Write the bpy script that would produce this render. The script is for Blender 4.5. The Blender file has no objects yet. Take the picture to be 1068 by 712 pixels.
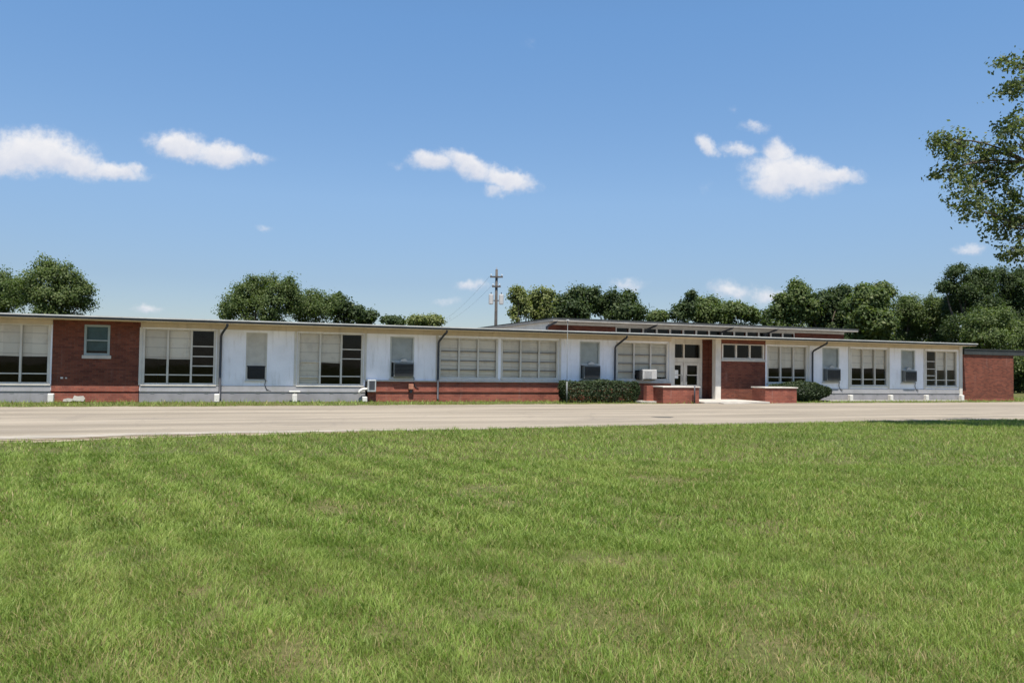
import bpy, math, random
import numpy as np
from mathutils import Vector, Matrix
R = math.radians
rng = np.random.default_rng(7)
random.seed(7)
scene = bpy.context.scene
col = scene.collection

# ------------------------------------------------------------------ camera, sky, sun, exposure
F, EYE = 830.0, 1.6                      # focal length in photo pixels (1068 wide), eye height
ROLL = math.atan(0.0146)
PITCH = math.atan((381.6 - 356) / F)
CR, SR, CP, SP = math.cos(ROLL), math.sin(ROLL), math.cos(PITCH), math.sin(PITCH)
def ray(px, py):
    x, y = px - 534.0, 356.0 - py
    xr, yr = x * CR - y * SR, x * SR + y * CR
    return np.array([xr, F * CP - yr * SP, F * SP + yr * CP])
def at(px, py, Y):
    d = ray(px, py); t = Y / d[1]
    return np.array([d[0] * t, Y, d[2] * t + EYE])
cam = bpy.data.cameras.new('camera'); cam_ob = bpy.data.objects.new('camera', cam); col.objects.link(cam_ob)
cam.sensor_width = 36.0; cam.lens = F / 1068 * 36.0
cam.clip_start = 0.1; cam.clip_end = 5000
rt, up, fw = Vector((CR, -SR * SP, SR * CP)), Vector((-SR, -CR * SP, CR * CP)), Vector((0, CP, SP))
M = Matrix.Identity(4)
for i in range(3):
    M[i][0], M[i][1], M[i][2] = rt[i], up[i], -fw[i]
M[2][3] = EYE
cam_ob.matrix_world = M
scene.camera = cam_ob

SUN_EL, SUN_AZ = 69.0, 172.0             # azimuth clockwise from +Y (the view direction)
SUN_STRENGTH, SKY_STRENGTH, EXPOSURE = 4.9, 0.095, 0.75
sun = bpy.data.lights.new('sun', 'SUN'); sun.energy = SUN_STRENGTH; sun.angle = R(0.53); sun.color = (1.0, 0.95, 0.87)
sun_ob = bpy.data.objects.new('sun', sun); col.objects.link(sun_ob)
az, el = R(SUN_AZ), R(SUN_EL)
sdir = Vector((math.sin(az) * math.cos(el), math.cos(az) * math.cos(el), math.sin(el)))
sun_ob.rotation_euler = sdir.to_track_quat('Z', 'Y').to_euler(); sun_ob.location = sdir * 60

world = bpy.data.worlds.new('World'); scene.world = world; world.use_nodes = True
wt = world.node_tree; wt.nodes.clear()
def wn(t, **k):
    n = wt.nodes.new(t)
    for a, b in k.items(): setattr(n, a, b)
    return n
def wmath(op, a, b=None, c=None, clamp=False):
    n = wn('ShaderNodeMath', operation=op, use_clamp=clamp)
    for i, v in enumerate((a, b, c)):
        if v is None: continue
        if isinstance(v, (int, float)): n.inputs[i].default_value = v
        else: wt.links.new(v, n.inputs[i])
    return n.outputs[0]
def wvec(op, a, b=None, scale=None):
    n = wn('ShaderNodeVectorMath', operation=op)
    for i, v in enumerate((a, b)):
        if v is None: continue
        if isinstance(v, (tuple, list)): n.inputs[i].default_value = v
        else: wt.links.new(v, n.inputs[i])
    if scale is not None: n.inputs['Scale'].default_value = scale
    return n.outputs['Value'] if op == 'LENGTH' else n.outputs[0]
sky = wn('ShaderNodeTexSky', sky_type='NISHITA', sun_disc=False, sun_elevation=el, sun_rotation=az)
sky.altitude = 0; sky.air_density = 1.0; sky.dust_density = 0.25; sky.ozone_density = 1.6
out = wn('ShaderNodeOutputWorld'); bg = wn('ShaderNodeBackground'); bg.inputs[1].default_value = SKY_STRENGTH
wt.links.new(bg.outputs[0], out.inputs[0])
# small fair-weather clouds, placed by compass direction and elevation in the sky
CLOUDS = [  # centre, half axes (photo pixels of arc, 1/830 rad each), tilt (deg), density
    (38, 158, 62, 25, 4, 1.0), (70, 168, 52, 18, 12, 1.0), (5, 165, 50, 22, 0, 1.0), (120, 180, 40, 11, 5, .9), (143, 176, 14, 8, 0, .7),
    (188, 152, 38, 17, 8, 1.0), (176, 148, 22, 12, 0, 1.0), (232, 161, 34, 15, 10, 1.0), (268, 166, 24, 7, 0, .5),
    (452, 168, 30, 13, 5, .85), (490, 174, 38, 14, 24, .9), (530, 188, 34, 13, 14, .95), (515, 198, 14, 9, 0, .6), (416, 172, 18, 7, 0, .3),
    (738, 152, 16, 9, 38, .8), (772, 156, 26, 9, 3, .65), (812, 160, 20, 16, 60, .9), (828, 182, 56, 22, 6, 1.0), (806, 190, 32, 17, 0, .9), (872, 183, 34, 11, 0, .85),
    (787, 131, 20, 7, 0, .5), (765, 112, 9, 6, 0, .25), (738, 196, 12, 13, 30, .22),
    (276, 238, 13, 6, 0, .45), (153, 324, 20, 7, 0, .6), (492, 296, 24, 8, 0, .6), (465, 313, 18, 6, 0, .4),
    (655, 298, 24, 9, 0, .5), (762, 303, 26, 12, 10, .65), (800, 308, 24, 12, 0, .6), (1014, 262, 20, 8, 0, .6), (552, 45, 14, 9, 0, .2), (1060, 265, 12, 9, 0, .4)]
tc = wn('ShaderNodeTexCoord')
sep = wn('ShaderNodeSeparateXYZ'); wt.links.new(tc.outputs['Generated'], sep.inputs[0])
ysafe = wmath('MAXIMUM', sep.outputs[1], 0.05)
comb = wn('ShaderNodeCombineXYZ')
wt.links.new(wmath('DIVIDE', sep.outputs[0], ysafe), comb.inputs[0])
wt.links.new(wmath('DIVIDE', sep.outputs[2], ysafe), comb.inputs[1])
def wnoise(scale, detail, rough, vec):
    n = wn('ShaderNodeTexNoise'); n.inputs['Scale'].default_value = scale; n.inputs['Detail'].default_value = detail
    n.inputs['Roughness'].default_value = rough; wt.links.new(vec, n.inputs['Vector']); return n
warp = wvec('SCALE', wvec('SUBTRACT', wnoise(28, 4, .6, comb.outputs[0]).outputs['Color'], (.5, .5, .5)), scale=0.028)
pos = wvec('ADD', comb.outputs[0], warp)
field = None; wsum = None; ysum = None
for (cx, cy, rx, ry, tilt, dens) in CLOUDS:
    d = ray(cx, cy); c0 = (d[0] / d[1], d[2] / d[1], 0)
    mp = wn('ShaderNodeMapping', vector_type='TEXTURE')
    mp.inputs['Location'].default_value = c0
    mp.inputs['Rotation'].default_value = (0, 0, -R(tilt) - ROLL)
    mp.inputs['Scale'].default_value = (rx / F, ry / F, 1)
    wt.links.new(pos, mp.inputs['Vector'])
    ln = wvec('LENGTH', mp.outputs[0])
    f = wmath('MULTIPLY', wmath('SUBTRACT', 1.30, ln, clamp=True), dens)
    field = f if field is None else wmath('MAXIMUM', field, f)
    sp_ = wn('ShaderNodeSeparateXYZ'); wt.links.new(mp.outputs[0], sp_.inputs[0])
    fy = wmath('MULTIPLY', sp_.outputs[1], f)
    wsum = f if wsum is None else wmath('ADD', wsum, f)
    ysum = fy if ysum is None else wmath('ADD', ysum, fy)
fine = wnoise(95, 6, .62, comb.outputs[0]).outputs['Fac']
fld = wmath('ADD', field, wmath('MULTIPLY', wmath('MULTIPLY', wmath('SUBTRACT', fine, .5), .62), wmath('MULTIPLY', field, 4.0, clamp=True)))
mr = wn('ShaderNodeMapRange', interpolation_type='SMOOTHERSTEP')
mr.inputs['From Min'].default_value = .06; mr.inputs['From Max'].default_value = .95
wt.links.new(fld, mr.inputs['Value'])
front = wmath('GREATER_THAN', sep.outputs[1], .1)
gate = wmath('GREATER_THAN', field, .002)
cov = wmath('MULTIPLY', wmath('MULTIPLY', mr.outputs[0], front), gate)
cov = wmath('MULTIPLY', cov, .95)
cvar = wnoise(42, 5, .6, pos).outputs['Fac']
crm = wn('ShaderNodeMix', data_type='RGBA'); wt.links.new(wmath('ADD', wmath('MULTIPLY_ADD', wmath('DIVIDE', ysum, wmath('MAXIMUM', wsum, .01)), .85, .52), wmath('MULTIPLY_ADD', cvar, 1.3, -.65), clamp=True), crm.inputs[0])
crm.inputs[6].default_value = (4.35, 4.55, 5.15, 1); crm.inputs[7].default_value = (5.7, 5.65, 5.75, 1)
tint = wn('ShaderNodeMix', data_type='RGBA', blend_type='MULTIPLY'); tint.inputs[0].default_value = 1
wt.links.new(sky.outputs[0], tint.inputs[6]); 
rampn = wn('ShaderNodeValToRGB'); wt.links.new(sep.outputs[2], rampn.inputs[0]); wt.links.new(rampn.outputs[0], tint.inputs[7])
els = rampn.color_ramp.elements
while len(els) < 4: els.new(.5)
for e_, (p_, c_) in zip(els, ((0.0, (.49, .51, .60)), (.10, (.555, .585, .67)), (.20, (.735, .80, .865)), (.40, (.755, .97, 1.09)))):
    e_.position = p_; e_.color = c_ + (1,)

cmix = wn('ShaderNodeMix', data_type='RGBA'); wt.links.new(cov, cmix.inputs[0])
wt.links.new(tint.outputs[2], cmix.inputs[6]); wt.links.new(crm.outputs[2], cmix.inputs[7])
wt.links.new(cmix.outputs[2], bg.inputs[0])
scene.view_settings.view_transform = 'Standard'; scene.view_settings.look = 'None'
scene.view_settings.exposure = EXPOSURE; scene.view_settings.gamma = 1
scene.view_settings.use_curve_mapping = False
scene.cycles.use_denoising = True
try: scene.cycles.denoiser = 'OPENIMAGEDENOISE'
except Exception: pass
scene.cycles.max_bounces = 6; scene.cycles.transparent_max_bounces = 12
scene.cycles.diffuse_bounces = 4; scene.cycles.glossy_bounces = 3
scene.cycles.use_adaptive_sampling = True; scene.cycles.adaptive_threshold = 0.015

# ------------------------------------------------------------------ material helpers
MATS = {}
class NT:
    def __init__(s, name):
        s.m = bpy.data.materials.new(name); s.m.use_nodes = True; s.t = s.m.node_tree; s.t.nodes.clear()
        s.out = s.t.nodes.new('ShaderNodeOutputMaterial'); MATS[name] = s.m
    def n(s, t, **k):
        x = s.t.nodes.new(t)
        for a, b in k.items(): setattr(x, a, b)
        return x
    def link(s, a, b): s.t.links.new(a, b)
    def setin(s, sock, v):
        if isinstance(v, (int, float, tuple, list)): sock.default_value = v
        else: s.link(v, sock)
    def math(s, op, a, b=None, c=None, clamp=False):
        x = s.n('ShaderNodeMath', operation=op, use_clamp=clamp)
        for i, v in enumerate((a, b, c)):
            if v is not None: s.setin(x.inputs[i], v)
        return x.outputs[0]
    def mix(s, fac, a, b, mode='MIX'):
        x = s.n('ShaderNodeMix', data_type='RGBA', blend_type=mode)
        s.setin(x.inputs[0], fac)
        s.setin(x.inputs[6], a if not isinstance(a, tuple) else a + (1,)); s.setin(x.inputs[7], b if not isinstance(b, tuple) else b + (1,))
        return x.outputs[2]
    def noise(s, vec, scale, detail=4, rough=.55, out='Fac'):
        x = s.n('ShaderNodeTexNoise'); x.inputs['Scale'].default_value = scale
        x.inputs['Detail'].default_value = detail; x.inputs['Roughness'].default_value = rough
        if vec is not None: s.link(vec, x.inputs['Vector'])
        return x.outputs[out]
    def ramp(s, v, lo, hi):
        x = s.n('ShaderNodeMapRange', interpolation_type='SMOOTHSTEP'); s.setin(x.inputs['Value'], v)
        x.inputs['From Min'].default_value = lo; x.inputs['From Max'].default_value = hi
        return x.outputs[0]
    def scaled(s, vec, sc):
        x = s.n('ShaderNodeVectorMath', operation='MULTIPLY'); s.link(vec, x.inputs[0]); x.inputs[1].default_value = sc
        return x.outputs[0]
    def obj(s): return s.n('ShaderNodeTexCoord').outputs['Object']
    def geo(s): return s.n('ShaderNodeNewGeometry').outputs['Position']
    def bsdf(s, color, rough=.6, spec=.4, metal=0, bump=None, bumpd=.01, bumps=.4):
        b = s.n('ShaderNodeBsdfPrincipled'); s.setin(b.inputs['Base Color'], color if not isinstance(color, tuple) else color + (1,))
        s.setin(b.inputs['Roughness'], rough); b.inputs['Specular IOR Level'].default_value = spec; b.inputs['Metallic'].default_value = metal
        if bump is not None:
            bp = s.n('ShaderNodeBump'); bp.inputs['Distance'].default_value = bumpd; bp.inputs['Strength'].default_value = bumps
            s.link(bump, bp.inputs['Height']); s.link(bp.outputs[0], b.inputs['Normal'])
        s.link(b.outputs[0], s.out.inputs[0]); return b
def paint(name, c, rough=.55, var=.12, dirt=None, scale=3.0, streak=0.0, metal=0, spec=.35):
    t = NT(name); o = t.obj()
    v = t.noise(o, scale, 5, .6)
    cc = t.mix(t.ramp(v, .3, .7), tuple(x * (1 - var) for x in c), tuple(min(1, x * (1 + var * .5)) for x in c))
    if dirt:
        d = t.ramp(t.noise(t.scaled(o, (3.5, 3.5, .5)), 1.6, 6, .65), .5, .78)
        cc = t.mix(t.math('MULTIPLY', d, streak), cc, dirt)
    t.bsdf(cc, rough, spec, metal, t.noise(o, 40, 3), .004, .25)
    return t.m
def brick_mat(name, c1, c2, mortar, scale=1.0):
    t = NT(name); o = t.obj(); s = t.n('ShaderNodeSeparateXYZ'); t.link(o, s.inputs[0])
    cb = t.n('ShaderNodeCombineXYZ'); t.link(t.math('ADD', s.outputs[0], s.outputs[1]), cb.inputs[0]); t.link(s.outputs[2], cb.inputs[1])
    b = t.n('ShaderNodeTexBrick'); t.link(cb.outputs[0], b.inputs['Vector'])
    b.inputs['Scale'].default_value = 1.0; b.inputs['Brick Width'].default_value = .21; b.inputs['Row Height'].default_value = .075
    b.inputs['Mortar Size'].default_value = .0045; b.inputs['Mortar Smooth'].default_value = .2; b.inputs['Bias'].default_value = -.1
    b.inputs['Color1'].default_value = c1 + (1,); b.inputs['Color2'].default_value = c2 + (1,); b.inputs['Mortar'].default_value = mortar + (1,)
    v = t.noise(o, 1.1, 5, .6)
    cc = t.mix(t.ramp(v, .3, .75), b.outputs[0], (.72, .70, .70), 'MULTIPLY')
    st = t.ramp(t.noise(t.scaled(o, (2.2, 2.2, .35)), 1.8, 5, .6), .56, .8)
    cc = t.mix(t.math('MULTIPLY', st, .25), cc, (.30, .22, .19))
    t.bsdf(cc, .85, .2, 0, t.math('SUBTRACT', 1.0, b.outputs['Fac']), .006, .6)
    return t.m
BRICK = brick_mat('red_brick', (.205, .064, .039), (.115, .037, .026), (.15, .10, .07))
BRICKP = brick_mat('pale_red_brick', (.315, .098, .064), (.21, .064, .046), (.24, .15, .11))
WHITE = paint('white_wall_paint', (.88, .87, .90), .6, .07, (.48, .44, .40), 1.2, .5)
TRIM = paint('cream_trim_paint', (.62, .58, .51), .5, .10, (.30, .25, .20), 2.0, .35)
SOFFIT = paint('cream_soffit_paint', (.78, .64, .44), .6, .10, (.45, .37, .26), 1.0, .35)
HEADER = paint('bounce_tinted_header_paint', (.56, .47, .35), .6, .12, (.30, .24, .17), 1.5, .4)  # tan stands in for warm light bounced up from the ground
BASE = paint('grey_base_paint', (.25, .243, .25), .8, .15, (.17, .17, .15), 1.4, .5)
APRON = paint('pale_apron_paint', (.31, .305, .31), .7, .12, (.22, .22, .18), 1.6, .5)
STONE = paint('pale_cast_stone', (.52, .48, .42), .8, .12, (.34, .30, .24), 3.0, .4)
FASCIA = paint('dark_fascia_metal', (.034, .038, .036), .5, .2, (.12, .12, .11), 2.0, .3)
EDGE = paint('roof_edge_metal', (.50, .50, .47), .45, .15, (.25, .25, .24), 2.0, .4, metal=.2)
WARM = paint('weathered_warm_fascia', (.40, .36, .30), .6, .2, (.2, .17, .13), 1.0, .5)
ROOFM = paint('gravel_roof', (.26, .25, .24), .95, .25, (.15, .14, .13), 2.0, .5)
PIPE = paint('dark_downspout_metal', (.05, .052, .06), .45, .2)
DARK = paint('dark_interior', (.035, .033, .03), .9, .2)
BLIND = paint('beige_window_shade', (.70, .60, .49), .8, .10, (.42, .37, .30), 1.5, .4)
def blind_mat():
    t = NT('banded_window_shade'); o = t.obj(); s_ = t.n('ShaderNodeSeparateXYZ'); t.link(o, s_.inputs[0])
    rm = t.math('FLOOR', t.math('MULTIPLY', s_.outputs[0], 1.05)); zz = t.math('MULTIPLY', t.math('ADD', s_.outputs[2], t.math('MULTIPLY', rm, .013)), 2.6)
    fold = t.math('ABSOLUTE', t.math('SUBTRACT', t.math('FRACT', zz), .5))
    wn_ = t.n('ShaderNodeTexWhiteNoise', noise_dimensions='1D'); t.link(rm, wn_.inputs['W'])
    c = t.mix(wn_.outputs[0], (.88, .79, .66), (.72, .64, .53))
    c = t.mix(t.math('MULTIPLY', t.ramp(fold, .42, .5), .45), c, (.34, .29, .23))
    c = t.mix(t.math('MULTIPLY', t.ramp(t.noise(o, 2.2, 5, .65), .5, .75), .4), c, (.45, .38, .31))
    t.bsdf(c, .85, .15); return t.m
BLIND = blind_mat()
PANEL = paint('beige_filler_panel', (.52, .49, .43), .7, .1)
SLAB = paint('pale_concrete', (.42, .385, .335), .9, .18, (.33, .29, .24), 2.5, .5)
CHALK = paint('white_concrete', (.66, .63, .58), .85, .10, (.45, .40, .33), 6, .3)
BARDARK = paint('dark_bronze_sash', (.20, .18, .16), .5, .15)
ACDARK = paint('dark_grille', (.016, .017, .018), .6, .2)
GREYSHADE = paint('grey_window_shade', (.50, .51, .48), .8, .1)
ACGREY = paint('grey_ac_metal', (.17, .18, .175), .5, .15)
ACWHITE = paint('white_ac_metal', (.42, .41, .39), .45, .08, (.4, .36, .3), 4, .25)
GALV = paint('galvanised_metal', (.46, .47, .47), .45, .15, None, 4, 0, .4)
POLEM = paint('dull_grey_pole_paint', (.15, .16, .155), .6, .15)
RUST = paint('rusty_metal', (.36, .16, .10), .8, .3)
WOOD = paint('weathered_pole_wood', (.075, .066, .058), .9, .25, None, 3)
SIGNPAPER = paint('white_paper', (.8, .8, .78), .8, .03)
TEAL = paint('teal_backing', (.05, .11, .11), .8, .2)
GRMETAL = paint('grey_green_window_trim', (.28, .33, .32), .5, .1)
SOIL = paint('bare_soil', (.16, .11, .075), .95, .3)
def glass_mat(name, dark, refl=.04):
    t = NT(name); tr = t.n('ShaderNodeBsdfTransparent'); tr.inputs[0].default_value = dark + (1,)
    gl = t.n('ShaderNodeBsdfGlossy'); gl.inputs['Roughness'].default_value = .03; gl.inputs['Color'].default_value = (.95, .95, .95, 1)
    fr = t.n('ShaderNodeFresnel'); fr.inputs[0].default_value = 1.34
    bp = t.n('ShaderNodeBump'); bp.inputs['Distance'].default_value = .01; bp.inputs['Strength'].default_value = .12
    t.link(t.noise(t.obj(), 1.7, 2), bp.inputs['Height']); t.link(bp.outputs[0], gl.inputs['Normal'])
    mx = t.n('ShaderNodeMixShader'); t.link(t.math('ADD', fr.outputs[0], refl - .04, clamp=True), mx.inputs[0])
    t.link(tr.outputs[0], mx.inputs[1]); t.link(gl.outputs[0], mx.inputs[2]); t.link(mx.outputs[0], t.out.inputs[0]); return t.m
GLASS = glass_mat('window_glass', (.94, .95, .94))
GLASSD = glass_mat('dusty_door_glass', (.6, .62, .62))

# ground, road
def ground_mat():
    t = NT('turf_soil'); p = t.geo()
    big = t.noise(p, .18, 4, .6); mid = t.noise(p, 1.3, 5, .65); fine = t.noise(p, 22, 4, .7)
    c = t.mix(t.ramp(mid, .3, .7), (.105, .105, .034), (.145, .14, .055))
    c = t.mix(t.ramp(big, .42, .68), c, (.10, .12, .040))
    c = t.mix(t.math('MULTIPLY', t.ramp(t.noise(p, 3.1, 5, .7), .52, .70), .6), c, (.19, .14, .08))
    c = t.mix(t.ramp(fine, .25, .8), t.mix(1, c, (.55, .55, .5), 'MULTIPLY'), c)
    t.bsdf(c, .95, .1, 0, fine, .03, .7)
    return t.m
def road_mat():
    t = NT('worn_road'); p = t.geo()
    # along-road coordinate streaks
    mp = t.n('ShaderNodeMapping'); mp.inputs['Rotation'].default_value = (0, 0, -R(21)); t.link(p, mp.inputs['Vector'])
    st = t.noise(t.scaled(mp.outputs[0], (.06, .75, 1)), 1.2, 6, .62)
    pat = t.noise(t.scaled(mp.outputs[0], (.16, .5, 1)), 1.3, 6, .65)
    fine = t.noise(p, 30, 5, .75)
    c = t.mix(t.ramp(st, .35, .68), (.21, .178, .134), (.325, .277, .212))
    c = t.mix(t.math('MULTIPLY', t.ramp(pat, .52, .70), .55), c, (.18, .155, .125))
    c = t.mix(t.math('MULTIPLY', t.ramp(t.noise(p, .5, 6, .7), .60, .76), .6), c, (.31, .28, .24))
    c = t.mix(t.math('MULTIPLY', t.ramp(t.noise(p, 1.6, 6, .75), .66, .74), .55), c, (.13, .115, .09))
    c = t.mix(t.math('MULTIPLY', t.ramp(fine, .35, .7), .6), c, t.mix(1, c, (.7, .69, .68), 'MULTIPLY'))
    vr = t.n('ShaderNodeTexVoronoi', feature='DISTANCE_TO_EDGE'); vr.inputs['Scale'].default_value = .28
    wv = t.n('ShaderNodeVectorMath', operation='ADD'); t.link(p, wv.inputs[0]); t.link(t.scaled(t.noise(p, .9, 4, .6, 'Color'), (1.6, 1.6, 0)), wv.inputs[1])
    t.link(wv.outputs[0], vr.inputs['Vector'])
    crack = t.math('LESS_THAN', vr.outputs['Distance'], .012)
    c = t.mix(t.math('MULTIPLY', crack, .18), c, (.14, .12, .10))
    t.bsdf(c, .9, .25, 0, fine, .01, .5)
    return t.m
def verge_mat():
    t = NT('sandy_verge'); p = t.geo()
    c = t.mix(t.ramp(t.noise(p, 1.2, 6, .7), .35, .68), (.33, .28, .20), (.20, .155, .10))
    c = t.mix(t.ramp(t.noise(p, 2.3, 5, .7), .55, .68), c, (.12, .12, .05))
    t.bsdf(c, .95, .1, 0, t.noise(p, 30, 4, .7), .02, .7); return t.m
SANDY = paint('pale_sand_wash', (.30, .265, .215), .95, .15, (.22, .19, .155), 1.2, .7)
DARKPATCH = paint('dark_road_patch', (.07, .065, .055), .95, .3)
GROUND, ROAD, VERGE = ground_mat(), road_mat(), verge_mat()

def leaf_mat(name, ca, cb, cy, transl=.42):
    t = NT(name); a = t.n('ShaderNodeAttribute', attribute_name='tone')
    sp = t.n('ShaderNodeSeparateXYZ'); t.link(a.outputs['Vector'], sp.inputs[0])
    c = t.mix(sp.outputs[0], ca, cb)
    c = t.mix(t.ramp(sp.outputs[1], .80, 1.0), c, cy)
    b = t.n('ShaderNodeBsdfPrincipled'); t.link(c, b.inputs['Base Color']); b.inputs['Roughness'].default_value = .6; b.inputs['Specular IOR Level'].default_value = .3
    tl = t.n('ShaderNodeBsdfTranslucent'); t.link(t.mix(1, c, (1.2, 1.35, .6), 'MULTIPLY'), tl.inputs[0])
    mx = t.n('ShaderNodeMixShader'); mx.inputs[0].default_value = transl
    t.link(b.outputs[0], mx.inputs[1]); t.link(tl.outputs[0], mx.inputs[2]); t.link(mx.outputs[0], t.out.inputs[0]); return t.m
LEAF_MID = leaf_mat('broadleaf_foliage', (.054, .084, .024), (.118, .156, .046), (.17, .19, .075))
LEAF_DARK = leaf_mat('dark_foliage', (.030, .052, .017), (.066, .096, .031), (.10, .125, .045))
LEAF_YELLOW = leaf_mat('yellowish_foliage', (.10, .125, .034), (.19, .21, .068), (.26, .26, .11))
LEAF_OAK = leaf_mat('oak_foliage', (.060, .084, .028), (.135, .160, .060), (.19, .21, .09))
LEAF_HEDGE = leaf_mat('hedge_foliage', (.018, .032, .010), (.036, .056, .018), (.055, .075, .028), .15)
BARK = paint('tree_bark', (.11, .085, .065), .95, .35, None, 5)
def grass_mat():
    t = NT('lawn_grass'); a = t.n('ShaderNodeAttribute', attribute_name='tone'); p = t.geo()
    sp = t.n('ShaderNodeSeparateXYZ'); t.link(a.outputs['Vector'], sp.inputs[0])
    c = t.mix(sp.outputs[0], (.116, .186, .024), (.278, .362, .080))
    c = t.mix(t.math('MULTIPLY', t.ramp(t.noise(p, .45, 5, .65), .44, .66), .45), c, (.30, .335, .09))
    c = t.mix(t.math('MULTIPLY', t.ramp(t.noise(p, 1.1, 6, .7), .48, .64), .5), c, (.115, .172, .026))
    c = t.mix(t.math('MULTIPLY', t.ramp(t.noise(p, 2.2, 6, .75), .62, .74), .6), c, (.36, .30, .15))
    dry = t.math('MULTIPLY', t.ramp(t.noise(p, .7, 4, .7), .45, .75), .14)
    c = t.mix(t.ramp(t.math('ADD', sp.outputs[1], dry), .90, .98), c, (.36, .29, .135))
    b = t.n('ShaderNodeBsdfPrincipled'); t.link(c, b.inputs['Base Color']); b.inputs['Roughness'].default_value = .55; b.inputs['Specular IOR Level'].default_value = .3
    tl = t.n('ShaderNodeBsdfTranslucent'); t.link(t.mix(1, c, (1.1, 1.2, .7), 'MULTIPLY'), tl.inputs[0])
    mx = t.n('ShaderNodeMixShader'); mx.inputs[0].default_value = .4
    t.link(b.outputs[0], mx.inputs[1]); t.link(tl.outputs[0], mx.inputs[2]); t.link(mx.outputs[0], t.out.inputs[0]); return t.m
GRASS = grass_mat()

# ------------------------------------------------------------------ mesh helpers
class MB:
    def __init__(s): s.v = []; s.f = []
    def add(s, vs, fs):
        o = len(s.v); s.v += [tuple(map(float, v)) for v in vs]; s.f += [tuple(i + o for i in f) for f in fs]; return s
    def box(s, x0, x1, y0, y1, z0, z1, b=0.0):
        if b <= 0:
            vs = [(x, y, z) for z in (z0, z1) for y in (y0, y1) for x in (x0, x1)]
            fs = [(0, 2, 3, 1), (4, 5, 7, 6), (0, 1, 5, 4), (1, 3, 7, 5), (3, 2, 6, 7), (2, 0, 4, 6)]
            return s.add(vs, fs)
        import bmesh
        bm = bmesh.new(); bmesh.ops.create_cube(bm, size=1)
        for v in bm.verts:
            v.co = ((x0 + x1) / 2 + v.co.x * (x1 - x0), (y0 + y1) / 2 + v.co.y * (y1 - y0), (z0 + z1) / 2 + v.co.z * (z1 - z0))
        bmesh.ops.bevel(bm, geom=bm.edges[:], offset=b, segments=2, affect='EDGES', profile=.5)
        bm.verts.index_update()
        vs = [v.co[:] for v in bm.verts]; fs = [[v.index for v in f.verts] for f in bm.faces]; bm.free()
        return s.add(vs, fs)
    def tube(s, pts, r, n=8, cap=True):
        P = [Vector(p) for p in pts]; rr = r if isinstance(r, (list, tuple)) else [r] * len(P)
        vs = []; fs = []
        ref = None
        for i, p in enumerate(P):
            d = (P[min(i + 1, len(P) - 1)] - P[max(i - 1, 0)]).normalized()
            if ref is None:
                ref = Vector((0, 0, 1)) if abs(d.z) < .9 else Vector((1, 0, 0))
            a = d.cross(ref).normalized(); b = a.cross(d).normalized(); ref = b
            for k in range(n):
                t = 2 * math.pi * k / n
                vs.append(p + a * math.cos(t) * rr[i] + b * math.sin(t) * rr[i])
        for i in range(len(P) - 1):
            for k in range(n):
                fs.append((i * n + k, i * n + (k + 1) % n, (i + 1) * n + (k + 1) % n, (i + 1) * n + k))
        if cap: fs += [tuple(range(n))[::-1], tuple(range((len(P) - 1) * n, len(P) * n))]
        return s.add(vs, fs)
    def grid_wall(s, u0, u1, z0, z1, v0, v1, holes=()):
        xs = sorted({u0, u1, *[a for h in holes for a in h[:2]]}); zs = sorted({z0, z1, *[a for h in holes for a in h[2:]]})
        full = {}
        for i in range(len(xs) - 1):
            for j in range(len(zs) - 1):
                cx, cz = (xs[i] + xs[i + 1]) / 2, (zs[j] + zs[j + 1]) / 2
                full[i, j] = not any(h[0] < cx < h[1] and h[2] < cz < h[3] for h in holes)
        for (i, j), ok in full.items():
            if not ok: continue
            a, b, c, d = xs[i], xs[i + 1], zs[j], zs[j + 1]
            s.add([(a, v0, c), (b, v0, c), (b, v0, d), (a, v0, d)], [(0, 1, 2, 3)])
            s.add([(a, v1, c), (b, v1, c), (b, v1, d), (a, v1, d)], [(3, 2, 1, 0)])
            if not full.get((i - 1, j)): s.add([(a, v0, c), (a, v0, d), (a, v1, d), (a, v1, c)], [(0, 1, 2, 3)])
            if not full.get((i + 1, j)): s.add([(b, v0, c), (b, v1, c), (b, v1, d), (b, v0, d)], [(0, 1, 2, 3)])
            if not full.get((i, j - 1)): s.add([(a, v0, c), (a, v1, c), (b, v1, c), (b, v0, c)], [(0, 1, 2, 3)])
            if not full.get((i, j + 1)): s.add([(a, v0, d), (b, v0, d), (b, v1, d), (a, v1, d)], [(0, 1, 2, 3)])
        return s
    def build(s, name, m, parent=None, smooth=False):
        if name in ('pane', 'glass'): s.f = [(0, 1, 5, 4)]; s.v = [s.v[i] for i in (0, 1, 4, 5)]; s.f = [(0, 1, 3, 2)]
        me = bpy.data.meshes.new(name); me.from_pydata(s.v, [], s.f); me.materials.append(m)
        if smooth: me.polygons.foreach_set('use_smooth', [True] * len(me.polygons))
        me.update()
        o = bpy.data.objects.new(name, me); col.objects.link(o)
        if parent is not None: o.parent = parent
        return o
def tag(o, label=None, cat=None, group=None, kind=None):
    if label: o['label'] = label
    if cat: o['category'] = cat
    if group: o['group'] = group
    if kind: o['kind'] = kind
    return o
def empty(name, loc, rz=0):
    o = bpy.data.objects.new(name, None); col.objects.link(o); o.location = loc; o.rotation_euler = (0, 0, rz); o.empty_display_size = .3; return o
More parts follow.
